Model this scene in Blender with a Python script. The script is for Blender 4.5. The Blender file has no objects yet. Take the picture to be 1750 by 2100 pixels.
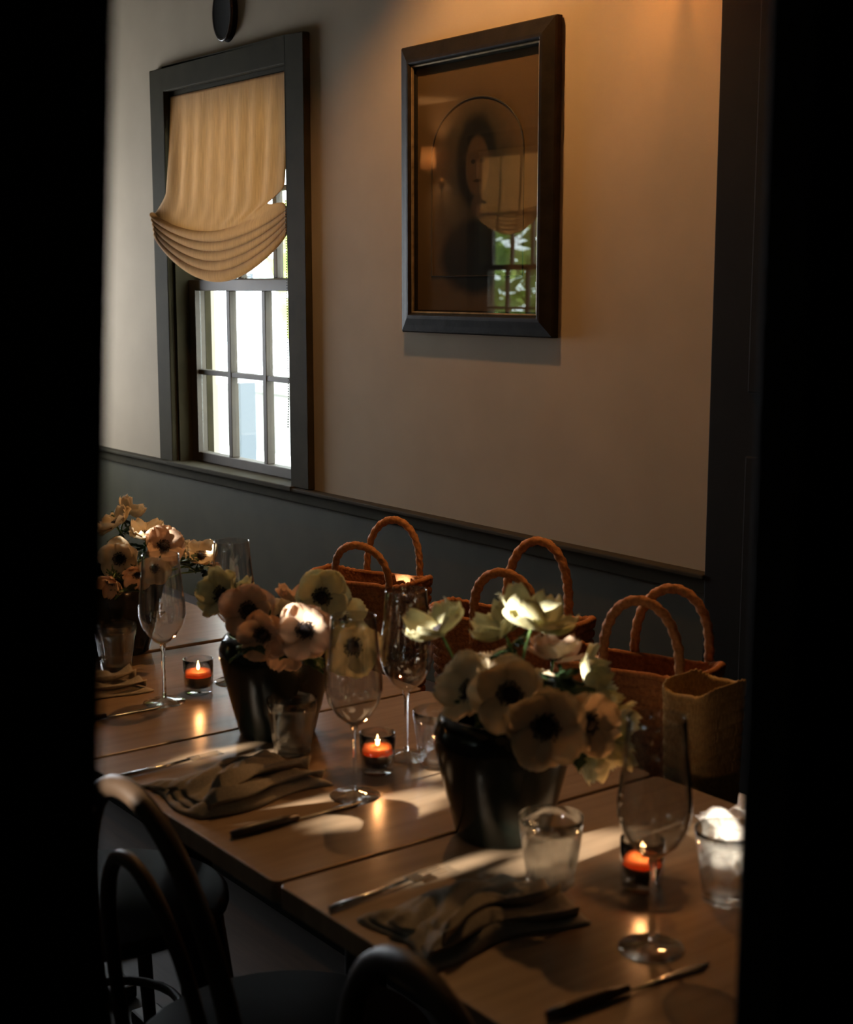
import bpy, math, random
from mathutils import Vector, Matrix, Quaternion

C = bpy.context.scene.collection
S = bpy.context.scene
PI = math.pi
R = math.radians
random.seed(7)

# ------------------------------------------------------------------ camera
CAM_H = 1.47
YAW, PITCH, FPX = R(143), math.atan(465/2950), 2950.0
FWD_H = Vector((math.cos(YAW), math.sin(YAW), 0)); RGT = Vector((FWD_H.y, -FWD_H.x, 0))
FWD = Vector((FWD_H.x*math.cos(PITCH), FWD_H.y*math.cos(PITCH), -math.sin(PITCH)))
UPV = RGT.cross(FWD)
cam_data = bpy.data.cameras.new('camera'); cam = bpy.data.objects.new('camera', cam_data); C.objects.link(cam)
cam.matrix_world = Matrix.Translation((0, 0, CAM_H)) @ Matrix((RGT, UPV, -FWD)).transposed().to_4x4()
cam_data.sensor_fit = 'HORIZONTAL'; cam_data.sensor_width = 30.0
cam_data.lens = 30.0*FPX/1750
cam_data.clip_start = 0.05
cam_data.dof.use_dof = True; cam_data.dof.focus_distance = 3.4; cam_data.dof.aperture_fstop = 5.6
S.camera = cam

# ------------------------------------------------------------------ world, sun, daylight, exposure
S.view_settings.view_transform = 'Standard'; S.view_settings.look = 'None'
S.view_settings.exposure = 0.0; S.view_settings.gamma = 1.0; S.view_settings.use_curve_mapping = False
S.cycles.use_denoising = True
S.cycles.max_bounces = 12; S.cycles.transparent_max_bounces = 24; S.cycles.transmission_bounces = 12
S.cycles.sample_clamp_indirect = 6.0
W = bpy.data.worlds.new('sky'); S.world = W; W.use_nodes = True
_b = W.node_tree.nodes['Background']; _b.inputs[0].default_value = (0.86, 0.95, 1.0, 1); _b.inputs[1].default_value = 9.0
SUN_EL = R(17)
SUN_D = Vector((-0.02, math.cos(SUN_EL), -math.sin(SUN_EL))).normalized()
_s = bpy.data.lights.new('sun', 'SUN'); _s.energy = 34.0; _s.angle = R(0.3); _s.color = (1.0, 0.89, 0.74)
_o = bpy.data.objects.new('sun', _s); C.objects.link(_o); _o.rotation_euler = SUN_D.to_track_quat('-Z', 'Y').to_euler(); _o.location = (-1.5, -6, 4)

def area(name, loc, dirv, sx, sz, power, col):
    l = bpy.data.lights.new(name, 'AREA'); l.shape = 'RECTANGLE'; l.size = sx; l.size_y = sz; l.energy = power; l.color = col
    o = bpy.data.objects.new(name, l); C.objects.link(o); o.location = loc
    o.rotation_euler = Vector(dirv).to_track_quat('-Z', 'Z').to_euler(); return o
area('daylight_side_window', (-5.36, 1.60, 1.42), (1, 0, 0), 0.72, 1.1, 42, (0.88, 0.93, 1.0))

def point(name, loc, power, col, rad):
    l = bpy.data.lights.new(name, 'POINT'); l.energy = power; l.color = col; l.shadow_soft_size = rad
    o = bpy.data.objects.new(name, l); C.objects.link(o); o.location = loc; return o
WARM = (1.0, 0.50, 0.20)
PENDANT = (-2.52, 1.72, 2.60)
point('pendant_light', PENDANT, 44.0, (1.0, 0.49, 0.17), 0.022)
point('sconce_light', (-2.02, 2.03, 2.27), 11, (1.0, 0.38, 0.10), 0.03)
point('viewer_side_fill', (0.9, -0.6, 2.4), 1.2, (0.9, 0.9, 0.75), 0.1)  # added fill to lift the black door leaves; no fixture behind it
point('far_sconce_light', (-8.34, -2.03, 2.36), 34.0, WARM, 0.03)

# ------------------------------------------------------------------ materials
def mat(name, col, rough=0.6, metal=0.0, spec=0.5, **k):
    m = bpy.data.materials.new(name); m.use_nodes = True
    b = m.node_tree.nodes['Principled BSDF']
    b.inputs['Base Color'].default_value = (*col, 1); b.inputs['Roughness'].default_value = rough
    b.inputs['Metallic'].default_value = metal; b.inputs['Specular IOR Level'].default_value = spec
    for a, v in k.items(): b.inputs[a.replace('_', ' ')].default_value = v
    return m
def noisy(m, scale, amount, bump=0.0, stretch=(1, 1, 1), detail=4, dist=0.01):
    """colour variation and bump by noise in object coordinates"""
    t = m.node_tree; b = t.nodes['Principled BSDF']; N = t.nodes.new; L = t.links.new
    tc = N('ShaderNodeTexCoord'); mp = N('ShaderNodeMapping'); mp.inputs['Scale'].default_value = stretch
    n = N('ShaderNodeTexNoise'); n.inputs['Scale'].default_value = scale; n.inputs['Detail'].default_value = detail
    L(tc.outputs['Object'], mp.inputs[0]); L(mp.outputs[0], n.inputs['Vector'])
    base = b.inputs['Base Color'].default_value[:3]
    r = N('ShaderNodeValToRGB')
    r.color_ramp.elements[0].position = 0.3; r.color_ramp.elements[1].position = 0.7
    r.color_ramp.elements[0].color = (*[c*(1-amount) for c in base], 1)
    r.color_ramp.elements[1].color = (*[min(1, c*(1+amount)) for c in base], 1)
    L(n.outputs[0], r.inputs[0]); L(r.outputs[0], b.inputs['Base Color'])
    if bump:
        bp = N('ShaderNodeBump'); bp.inputs['Strength'].default_value = bump; bp.inputs['Distance'].default_value = dist
        L(n.outputs[0], bp.inputs['Height']); L(bp.outputs[0], b.inputs['Normal'])
    return m
def thin_glass(name, tint=(1, 1, 1), rough=0.0, refl=1.0):
    m = bpy.data.materials.new(name); m.use_nodes = True; t = m.node_tree; t.nodes.clear(); N = t.nodes.new; L = t.links.new
    o = N('ShaderNodeOutputMaterial'); mx = N('ShaderNodeMixShader'); lw = N('ShaderNodeLayerWeight'); lw.inputs[0].default_value = 0.5
    p5 = N('ShaderNodeMath'); p5.operation = 'POWER'; p5.inputs[1].default_value = 5.0; L(lw.outputs['Facing'], p5.inputs[0])
    f = N('ShaderNodeMath'); f.operation = 'MULTIPLY_ADD'; f.inputs[1].default_value = 0.96; f.inputs[2].default_value = 0.04; L(p5.outputs[0], f.inputs[0])
    g = N('ShaderNodeBsdfGlossy'); g.inputs['Roughness'].default_value = rough
    tr = N('ShaderNodeBsdfTransparent'); tr.inputs[0].default_value = (*tint, 1)
    ml = N('ShaderNodeMath'); ml.operation = 'MULTIPLY'; ml.inputs[1].default_value = refl; ml.use_clamp = True
    L(f.outputs[0], ml.inputs[0]); L(ml.outputs[0], mx.inputs[0]); L(tr.outputs[0], mx.inputs[1]); L(g.outputs[0], mx.inputs[2]); L(mx.outputs[0], o.inputs[0])
    return m
def cloth(name, col, trans=0.4, scale=220, bump=0.3, amount=0.12, stretch=(1, 1, 1)):
    m = mat(name, col, 0.9, spec=0.1); noisy(m, scale, amount, bump, stretch, 2, 0.002)
    t = m.node_tree; b = t.nodes['Principled BSDF']; N = t.nodes.new; L = t.links.new
    if trans:
        tl = N('ShaderNodeBsdfTranslucent'); mx = N('ShaderNodeMixShader'); mx.inputs[0].default_value = trans
        src = b.inputs['Base Color'].links[0].from_socket
        L(src, tl.inputs[0]); L(b.outputs[0], mx.inputs[1]); L(tl.outputs[0], mx.inputs[2]); L(mx.outputs[0], t.nodes['Material Output'].inputs[0])
    return m

M_wall = noisy(mat('plaster_cream', (0.345, 0.285, 0.205), 0.85, spec=0.2), 6, 0.05, 0.08)
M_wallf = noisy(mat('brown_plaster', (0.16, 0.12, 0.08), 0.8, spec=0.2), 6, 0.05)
M_wain = noisy(mat('green_grey_paint', (0.052, 0.048, 0.026), 0.65, spec=0.2), 9, 0.12, 0.05)
M_trim = noisy(mat('dark_green_trim_paint', (0.034, 0.028, 0.014), 0.8, spec=0.08), 14, 0.15, 0.05)
M_sash = noisy(mat('olive_sash_paint', (0.055, 0.040, 0.022), 0.6), 14, 0.15, 0.05)
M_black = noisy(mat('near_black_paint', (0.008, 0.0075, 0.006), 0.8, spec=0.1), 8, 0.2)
M_floor = noisy(mat('dark_floorboards', (0.016, 0.011, 0.007), 0.6, spec=0.2), 4, 0.4, 0.1, (1, 12, 1))
M_ceil = mat('ceiling_white', (0.2, 0.17, 0.13), 0.9)
M_table = noisy(mat('table_wood', (0.235, 0.165, 0.105), 0.26, spec=0.6), 5, 0.12, 0.0, (14, 1, 1), 6)
M_tedge = noisy(mat('table_edge_wood', (0.10, 0.065, 0.04), 0.5), 9, 0.2)
M_dwood = noisy(mat('dark_walnut', (0.030, 0.019, 0.012), 0.35), 6, 0.3, 0.05, (1, 1, 10))
M_frame = noisy(mat('ebonised_frame', (0.012, 0.010, 0.007), 0.55, spec=0.08), 30, 0.3, 0.15)
M_gilt = noisy(mat('worn_gilt_fillet', (0.30, 0.22, 0.12), 0.3, 0.6), 40, 0.4)
M_pane = thin_glass('window_glass', (0.97, 0.99, 0.98))
M_picglass = thin_glass('picture_glass', (0.97, 0.98, 0.96), 0.0, 1.2)
M_bowl = thin_glass('thin_crystal', (0.97, 0.975, 0.975), 0.015, 3.6)
M_glass = mat('clear_glass', (0.98, 0.99, 0.98), 0.02, Transmission_Weight=1.0, IOR=1.48)
M_tumbler = thin_glass('tumbler_glass', (0.95, 0.96, 0.95), 0.02, 2.0)
_t = M_tumbler.node_tree; _g = _t.nodes.new('ShaderNodeBsdfGlass'); _g.inputs['IOR'].default_value = 1.45; _g.inputs['Roughness'].default_value = .02
_o2 = _t.nodes['Material Output']; _src = _o2.inputs[0].links[0].from_socket; _mx = _t.nodes.new('ShaderNodeMixShader'); _mx.inputs[0].default_value = .45
_t.links.new(_src, _mx.inputs[1]); _t.links.new(_g.outputs[0], _mx.inputs[2]); _t.links.new(_mx.outputs[0], _o2.inputs[0])
M_linen = cloth('linen_shade', (0.56, 0.38, 0.21), 0.5, 55, 0.3, 0.10, (4, 1, .3))
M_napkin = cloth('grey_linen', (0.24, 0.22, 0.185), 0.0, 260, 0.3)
M_vase = noisy(mat('dark_glazed_ceramic', (0.006, 0.008, 0.006), 0.18, spec=0.3), 20, 0.4)
M_steel = mat('brushed_steel', (0.5, 0.5, 0.48), 0.22, 1.0)
M_blackmet = mat('black_iron', (0.02, 0.018, 0.016), 0.45, 0.6)
M_brass = mat('aged_brass', (0.35, 0.22, 0.09), 0.35, 1.0)
M_flame = bpy.data.materials.new('flame'); M_flame.use_nodes = True
_p = M_flame.node_tree.nodes['Principled BSDF']; _p.inputs['Base Color'].default_value = (0, 0, 0, 1)
_p.inputs['Emission Color'].default_value = (1, 0.55, 0.22, 1); _p.inputs['Emission Strength'].default_value = 14
M_wax = mat('amber_wax', (0.80, 0.27, 0.10), 0.5, Subsurface_Weight=0.0)
_t = M_wax.node_tree; _tl = _t.nodes.new('ShaderNodeBsdfTranslucent'); _tl.inputs[0].default_value = (0.95, 0.28, 0.08, 1)
_mx = _t.nodes.new('ShaderNodeMixShader'); _mx.inputs[0].default_value = 0.6
_t.links.new(_t.nodes['Principled BSDF'].outputs[0], _mx.inputs[1]); _t.links.new(_tl.outputs[0], _mx.inputs[2]); _t.links.new(_mx.outputs[0], _t.nodes['Material Output'].inputs[0])
M_tin = mat('dark_tealight_cup', (0.05, 0.045, 0.04), 0.3, 0.7)
def petal_mat(name, c):
    m = cloth(name, c, 0.35, 60, 0.12, 0.08)
    return m
M_petal = petal_mat('petal_cream', (0.84, 0.74, 0.56))
M_petal_g = petal_mat('petal_greenish', (0.80, 0.78, 0.54))
M_petal_p = petal_mat('petal_pinkish', (0.80, 0.62, 0.48))
M_heart = noisy(mat('anemone_heart', (0.010, 0.008, 0.014), 0.8), 400, 0.5, 0.6)
M_stem = mat('anemone_stem', (0.10, 0.19, 0.05), 0.5)
M_leaf = noisy(mat('anemone_leaf', (0.028, 0.07, 0.022), 0.6), 60, 0.4)

def weave_mat(name, dark, light):
    m = mat(name, light, 0.75, spec=0.25); t = m.node_tree; N = t.nodes.new; L = t.links.new; b = t.nodes['Principled BSDF']
    tc = N('ShaderNodeTexCoord'); n = N('ShaderNodeTexNoise'); n.inputs['Scale'].default_value = 160
    n2 = N('ShaderNodeTexNoise'); n2.inputs['Scale'].default_value = 9
    r = N('ShaderNodeValToRGB'); r.color_ramp.elements[0].color = (*dark, 1); r.color_ramp.elements[1].color = (*light, 1)
    r.color_ramp.elements[0].position = 0.35; r.color_ramp.elements[1].position = 0.65
    a = N('ShaderNodeMath'); a.operation = 'MULTIPLY_ADD'; a.inputs[1].default_value = 0.5
    h = N('ShaderNodeMath'); h.operation = 'MULTIPLY'; h.inputs[1].default_value = 0.5
    L(tc.outputs['Object'], n.inputs['Vector']); L(tc.outputs['Object'], n2.inputs['Vector'])
    L(n2.outputs[0], h.inputs[0]); L(n.outputs[0], a.inputs[0]); L(h.outputs[0], a.inputs[2]); L(a.outputs[0], r.inputs[0]); L(r.outputs[0], b.inputs['Base Color'])
    bp = N('ShaderNodeBump'); bp.inputs['Strength'].default_value = 0.4; bp.inputs['Distance'].default_value = 0.003
    L(n.outputs[0], bp.inputs['Height']); L(bp.outputs[0], b.inputs['Normal'])
    return m
M_straw = weave_mat('russet_seagrass', (0.22, 0.085, 0.030), (0.50, 0.21, 0.075))
M_rope = weave_mat('seagrass_rope', (0.26, 0.11, 0.04), (0.55, 0.26, 0.10))
M_straw_pale = weave_mat('pale_seagrass', (0.30, 0.20, 0.08), (0.62, 0.44, 0.20))

# ------------------------------------------------------------------ mesh helpers
class MB:
    def __init__(s): s.v = []; s.f = []
    def box(s, x0, x1, y0, y1, z0, z1, mtx=None):
        n = len(s.v)
        pts = [Vector((x, y, z)) for z in (z0, z1) for y in (y0, y1) for x in (x0, x1)]
        if mtx: pts = [mtx @ p for p in pts]
        s.v += pts
        s.f += [tuple(n+i for i in q) for q in ((0,2,3,1),(4,5,7,6),(0,1,5,4),(2,6,7,3),(0,4,6,2),(1,3,7,5))]
        return s
    def grid(s, fn, nu, nv, cu=False, cv=False):
        n = len(s.v); s.v += [Vector(fn(i/(nu if cu else nu-1), j/(nv if cv else nv-1))) for j in range(nv) for i in range(nu)]
        for j in range(nv if cv else nv-1):
            for i in range(nu if cu else nu-1):
                a, b = (i+1) % nu, (j+1) % nv
                s.f.append((n+j*nu+i, n+j*nu+a, n+b*nu+a, n+b*nu+i))
        return s
    def lathe(s, prof, seg=32, c=(0, 0, 0), mod=None, cap=True):
        n = len(s.v)
        for r, z in prof:
            for i in range(seg):
                a = 2*PI*i/seg; q = r*(mod(a, z) if mod else 1)
                s.v.append(Vector((c[0]+q*math.cos(a), c[1]+q*math.sin(a), c[2]+z)))
        for j in range(len(prof)-1):
            for i in range(seg):
                k = (i+1) % seg
                s.f.append((n+j*seg+i, n+j*seg+k, n+(j+1)*seg+k, n+(j+1)*seg+i))
        if cap and prof[0][0] > 1e-6: s.f.append(tuple(n+i for i in reversed(range(seg))))
        if cap and prof[-1][0] > 1e-6: s.f.append(tuple(n+(len(prof)-1)*seg+i for i in range(seg)))
        return s
    def tube(s, pts, r, seg=10, closed=False, mod=None):
        pts = [Vector(p) for p in pts]; m = len(pts); n = len(s.v); ref = None; ln = 0
        for j, p in enumerate(pts):
            d = (pts[(j+1) % m]-pts[j-1]) if closed or 0 < j < m-1 else (pts[1]-pts[0] if j == 0 else pts[-1]-pts[-2])
            d.normalize()
            if ref is None: ref = d.orthogonal().normalized()
            ref = (ref - d*ref.dot(d)).normalized(); o = d.cross(ref)
            if j: ln += (p-pts[j-1]).length
            rr = r(j/(m-1)) if callable(r) else r
            for i in range(seg):
                a = 2*PI*i/seg; q = rr*(mod(a, ln) if mod else 1)
                s.v.append(p + ref*math.cos(a)*q + o*math.sin(a)*q)
        for j in range(m if closed else m-1):
            b = (j+1) % m
            for i in range(seg):
                k = (i+1) % seg
                s.f.append((n+j*seg+i, n+j*seg+k, n+b*seg+k, n+b*seg+i))
        if not closed:
            s.f.append(tuple(n+i for i in reversed(range(seg)))); s.f.append(tuple(n+(m-1)*seg+i for i in range(seg)))
        return s
    def prism(s, poly, z0, z1):
        n = len(s.v); k = len(poly)
        s.v += [Vector((x, y, z0)) for x, y in poly]+[Vector((x, y, z1)) for x, y in poly]
        s.f.append(tuple(n+i for i in reversed(range(k)))); s.f.append(tuple(n+k+i for i in range(k)))
        for i in range(k): s.f.append((n+i, n+(i+1) % k, n+k+(i+1) % k, n+k+i))
        return s
    def build(s, name, m, parent=None, smooth=False, bevel=0, solid=0, sub=0):
        me = bpy.data.meshes.new(name); me.from_pydata([tuple(v) for v in s.v], [], s.f); me.update()
        import bmesh
        bm = bmesh.new(); bm.from_mesh(me); bmesh.ops.remove_doubles(bm, verts=bm.verts, dist=1e-6)
        bmesh.ops.recalc_face_normals(bm, faces=bm.faces); bm.to_mesh(me); bm.free()
        me.materials.append(m)
        if smooth: me.polygons.foreach_set('use_smooth', [True]*len(me.polygons))
        o = bpy.data.objects.new(name, me); C.objects.link(o); o.parent = parent
        if bevel:
            b = o.modifiers.new('bevel', 'BEVEL'); b.width = bevel; b.segments = 2; b.limit_method = 'ANGLE'; b.angle_limit = R(40)
        if solid:
            b = o.modifiers.new('solid', 'SOLIDIFY'); b.thickness = solid; b.offset = 0
        if sub:
            b = o.modifiers.new('sub', 'SUBSURF'); b.levels = sub; b.render_levels = sub
        return o
def tag(o, label=None, cat=None, group=None, kind=None):
    for k, v in (('label', label), ('category', cat), ('group', group), ('kind', kind)):
        if v: o[k] = v
    return o
def empty(name, loc, rz=0.0):
    o = bpy.data.objects.new(name, None); C.objects.link(o); o.location = loc; o.rotation_euler = (0, 0, rz); o.empty_display_size = 0.05; return o
def struct(o, label=None): o['kind'] = 'structure'; o['category'] = 'room'; o['label'] = label or o.name.replace('_', ' '); return o
def kids(o): return [c for c in bpy.data.objects if c.parent == o]
def dup(o, parent=None):
    c = o.copy(); C.objects.link(c); c.parent = parent
    for ch in kids(o): dup(ch, c)
    return c
def ray(px, py): return (FWD + RGT*((px-875)/FPX) - UPV*((py-1050)/FPX))
def at_depth(px, py, Z): return Vector((0, 0, CAM_H)) + ray(px, py)*Z
def on_z(px, py, z=0.75):
    d = ray(px, py); return Vector((0, 0, CAM_H)) + d*((z-CAM_H)/d.z)

# ================================================================== ROOM SHELL
WY, WF, XL, XL2, XR, XP, ZC = 2.15, -2.15, -5.25, -9.3, 1.6, -0.6, 2.75
struct(MB().box(XL2, XR, WF, WY+.2, -0.1, 0).build('floor', M_floor), 'dark wooden floor below the dining tables')
struct(MB().box(XL2-.2, XR+.2, WF-.2, WY+.2, ZC, ZC+.1).build('ceiling', M_ceil), 'ceiling over the dining room')
def wall_with_hole(x0, x1, y0, y1, z0, z1, holes, axis):
    m = MB(); last = x0 if axis == 'x' else y0
    for (a, b, h0, h1) in sorted(holes):
        if axis == 'x':
            m.box(last, a, y0, y1, z0, z1); m.box(a, b, y0, y1, z0, h0); m.box(a, b, y0, y1, h1, z1)
        else:
            m.box(x0, x1, last, a, z0, z1); m.box(x0, x1, a, b, z0, h0); m.box(x0, x1, a, b, h1, z1)
        last = b
    if axis == 'x': m.box(last, x1, y0, y1, z0, z1)
    else: m.box(x0, x1, last, y1, z0, z1)
    return m
OX0, OX1, OZ0, OZ1 = -4.19, -3.465, 0.905, 2.065      # opening of the back window
struct(wall_with_hole(XL, XR, WY, WY+.125, 0, ZC, [(OX0, OX1, OZ0, OZ1)], 'x').build('wall_back', M_wall), 'cream plastered wall carrying the window and the portrait')
W2 = (-7.93, -7.205, 1.025, 2.42)                      # far window, opposite wall
W4 = (-2.75, -1.0, 1.6, 2.2)                          # unseen opening added to let the sun beams in, opposite wall
struct(wall_with_hole(XL2, XR, WF-.16, WF, 0, ZC, [W2, W4], 'x').build('wall_front', M_wallf), 'plastered wall opposite the portrait')
struct(wall_with_hole(XL-.08, XL, 0.50, WY+.125, 0, ZC, [(1.20, 1.98, 0.85, 2.0)], 'y').build('wall_left', M_wall), 'plastered end wall with a side window')
struct(MB().box(XL2, XL-.08, 0.50, 0.65, 0, ZC).build('wall_alcove', M_wallf), 'plastered wall of the deeper alcove')
struct(MB().box(XL2-.16, XL2, WF-.16, 0.65, 0, ZC).build('wall_end', M_wallf), 'far end wall of the alcove')
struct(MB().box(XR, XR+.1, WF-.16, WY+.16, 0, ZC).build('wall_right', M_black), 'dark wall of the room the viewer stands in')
# wainscot and rail
struct(MB().box(XL, -1.9, WY-.012, WY-.0005, 0, 0.872).build('trim_1', M_wain), 'grey-green painted wainscot below the rail')
rl = MB().box(XL, -1.9, WY-.022, WY-.0005, 0.862, 0.893).box(XL, -1.9, WY-.034, WY-.0005, 0.893, 0.904)
struct(rl.build('trim_2', M_trim, bevel=0.003), 'dark chair rail running under the window')
# dark panelling where the plaster ends
pm = MB().box(-1.9, XP-.0, WY-.03, WY-.0005, 0, ZC)
for x0, x1, z0, z1 in ((-1.80, -1.30, 0.25, 1.15), (-1.80, -1.30, 1.27, 2.4), (-1.2, -0.7, 0.25, 1.15), (-1.2, -0.7, 1.27, 2.4)):
    pm.box(x0, x1, WY-.038, WY-.03, z0, z1)
struct(pm.build('trim_3', M_black, bevel=0.003), 'near-black panelling at the right end of the wall')
# the two dark leaves the photograph looks between, and the partition they hang in
# the left leaf hangs slightly out of true
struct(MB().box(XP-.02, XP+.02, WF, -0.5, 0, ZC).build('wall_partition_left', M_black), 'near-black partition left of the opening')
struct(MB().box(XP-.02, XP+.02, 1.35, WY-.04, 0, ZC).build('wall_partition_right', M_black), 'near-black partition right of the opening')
d = MB()
zt = ZC-.01
pts = [(-0.49, 0.01), (0.1855, 0.01), (0.3405, zt), (-0.49, zt)]
d.v += [Vector((XP-.02, y, z)) for y, z in pts]+[Vector((XP+.02, y, z)) for y, z in pts]
d.f += [(0, 1, 2, 3), (7, 6, 5, 4), (0, 4, 5, 1), (1, 5, 6, 2), (2, 6, 7, 3), (3, 7, 4, 0)]
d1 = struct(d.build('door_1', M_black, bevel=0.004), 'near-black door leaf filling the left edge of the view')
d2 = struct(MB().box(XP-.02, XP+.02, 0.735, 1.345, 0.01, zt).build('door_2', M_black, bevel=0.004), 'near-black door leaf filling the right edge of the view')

# ================================================================== WINDOWS
def window(name, x0, x1, z0, z1, ywall, s, label, casing_bottom=None, rail_z=None):
    """sash window; s=+1 when outdoors lies towards +y"""
    w = empty(name, ((x0+x1)/2, ywall, z0)); struct(w, label)
    cx, W_, H_ = 0, (x1-x0)/2, z1-z0
    Y = lambda a, b: tuple(sorted((s*a, s*b)))
    def bx(m, xa, xb, ya, yb, za, zb):
        q = Y(ya, yb); return m.box(xa, xb, q[0], q[1], za, zb)
    cb = -0.0
    m = MB(); bx(m, -W_-.09, -W_, -.022, -.0005, cb, H_+.072); bx(m, W_, W_+.095, -.022, -.0005, cb, H_+.072); bx(m, -W_, W_, -.022, -.0005, H_, H_+.072)
    m.build('casing', M_trim, w, bevel=0.003)
    m = MB(); bx(m, -W_-.001, -W_+.012, -.0, .124, 0, H_); bx(m, W_-.012, W_+.001, 0, .124, 0, H_); bx(m, -W_, W_, 0, .124, H_-.012, H_+.001)
    m.build('jamb_lining', M_trim, w)
    m = MB(); bx(m, -W_-.02, W_+.02, -.036, .16, -.012, .003); m.build('sill', M_trim, w, bevel=0.003)
    mid = rail_z-z0
    def sash(nm, ya, yb, za, zb, bot, top, st=.042):
        m = MB(); a = W_-.012
        bx(m, -a, -a+st, ya, yb, za, zb); bx(m, a-st, a, ya, yb, za, zb)
        bx(m, -a+st, a-st, ya, yb, za, za+bot); bx(m, -a+st, a-st, ya, yb, zb-top, zb)
        xi = a-st; pw = (2*xi-2*.022)/3; xs = [-xi+pw, xi-pw-.022]
        zi0, zi1 = za+bot, zb-top
        for x in xs: bx(m, x, x+.022, ya+.004, yb-.004, zi0, zi1)
        zm = (zi0+zi1)/2
        bx(m, -xi, xi, ya+.006, yb-.006, zm-.008, zm+.008)
        o = m.build(nm, M_sash, w, bevel=0.002)
        cols = [(-xi, -xi+pw), (-xi+pw+.022, xi-pw-.022), (xi-pw, xi)]
        for xa, xb in cols:
            for zl, zh in ((zi0, zm-.008), (zm+.008, zi1)):
                bx(MB(), xa, xb, (ya+yb)/2-.0015, (ya+yb)/2+.0015, zl, zh).build('pane', M_pane, o)
        return o
    lo = sash('lower_sash', .045, .08, .004, mid+.0, .030, .034)
    up = sash('upper_sash', .088, .12, mid-.03, H_-.013, .034, .04)
    return w
win1 = window('window_1', OX0, OX1, OZ0, OZ1, WY, 1, 'small-paned sash window in a dark painted frame', rail_z=1.487)
m = MB().lathe([(0.0, 0), (.012, 0), (.012, .004), (.006, .006), (.006, .012), (.014, .014), (.014, .018), (0, .019)], 20, (-.12, .06, 1.487-OZ0))
m.box(-.155, -.105, .052, .066, 1.487-OZ0+.006, 1.487-OZ0+.012).box(-.10, -.075, .054, .064, 1.487-OZ0, 1.487-OZ0+.01)
m.build('sash_lock', M_blackmet, win1, bevel=.001)
win2 = window('window_2', W2[0], W2[1], W2[2], W2[3], WF, -1, 'sash window opposite, seen mirrored in the portrait glass', rail_z=1.607)

# ------------------------------------------------ relaxed roman shade
def shade(cx, ytop, s, ztop, label, group, W_=0.357, rz=0, mirror=1, dz=0):
    """local x across, local -y into the room"""
    root = empty('roman_shade', (cx, ytop, ztop+dz), rz); tag(root, label, 'window shade', group)
    nu, ns = 72, 60
    rng = random.Random(3)
    wr = [(rng.uniform(18, 60), rng.uniform(0, 6), rng.uniform(.3, 1)) for _ in range(5)]
    NF = 5
    def prof(v):
        """side z, centre z, y, for v in 0..1"""
        if v < .5:
            t = v/.5
            return (-.355*t, -.405*t, .012-.030*t**1.6, 0)
        t = (v-.5)/.5; k = t*NF
        zs = -.355-.075*t; zc = -.405-.145*t
        ph = 2*PI*k
        return (zs+.006*math.sin(ph), zc+.010*math.sin(ph), -.018-.011*(1-math.cos(ph))-.002*k, 1)
    def fn(u, v):
        zs, zc, y, fold = prof(v)
        y = .012+(y-.012)*(1-.72*u)
        sag = math.sin(PI*u)**.75
        asym = 1-.28*(u-.38)
        z = zs+(zc-zs)*sag*asym
        if v < .5: z -= .02*sag*(v/.5)**2
        else: z -= .02*sag
        t = min(v/.5, 1)
        # right edge draws in, then flares where it is bunched
        xr = W_ - .032*t**1.3 - .085*math.exp(-((t-.99)/.07)**2)*(1 if v < .5 else 0)
        if v >= .5: xr = W_-.004-.117*math.exp(-((v-.5)/.018))+.004*math.sin(v*60)
        xl = -W_ + .004 - .05*max(0, (t-.82)/.18)**1.5
        if v >= .5: xl = -W_-.046+.055*((v-.5)/.5)+.005*math.sin(v*70)
        x = xl+(xr-xl)*u
        amp = .0035*math.sin(PI*min(1, v*1.8))
        for f, p, a in wr: y += amp*a*math.sin(f*u+p)*(.5 if fold else 1)
        if v < .5: y += .0012*math.sin(160*u)*math.exp(-v*16)
        if v > .42: y -= .010*(1-sag)*min(1, (v-.42)/.1)*(1-.9*u)
        return (mirror*x, y, z)
    o = MB().grid(fn, nu, 110).build('linen_panel', M_linen, root, smooth=True, solid=.0012)
    MB().box(-W_, W_, .014, .03, -.004, .014).build('head_rail', M_trim, root)
    b = MB()
    for i in range(88):
        b.lathe([(0, -.0022), (.0018, -.0012), (.0018, .0012), (0, .0022)], 6, (mirror*(W_-.006-(.007 if i > 78 else 0)*math.sin((i-78)/34*PI)), -.006, -.35-i*.0072))
    b.build('bead_chain', M_blackmet, root, smooth=True)
    return root
shade((OX0+OX1)/2, WY-.012, 1, 2.05, 'cream linen shade with bunched folds over the small-paned window', None)
shade((W2[0]+W2[1])/2, WF+.012, -1, 2.05, 'linen shade mirrored in the glass of the portrait', None, rz=PI, dz=.33, mirror=1)

# ------------------------------------------------ oval plaque
pl = empty('wall_plaque', (-3.806, WY-.0006, 2.246)); tag(pl, 'small dark oval plaque on the wall above the window', 'plaque')
m = MB().grid(lambda u, v: ((.057*(1-v*.25) if v < .9 else .0)*math.cos(2*PI*u), -.022*min(1, v*3) if v < .5 else -.022+.004*(v-.5), (.08*(1-v*.25) if v < .9 else .0)*math.sin(2*PI*u)), 40, 12, cu=True)
m.build('disc', M_black, pl, smooth=True)
MB().tube([(.053*math.cos(2*PI*i/40), -.018, .075*math.sin(2*PI*i/40)) for i in range(40)], .005, 8, closed=True).build('rim', M_dwood, pl, smooth=True)

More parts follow.
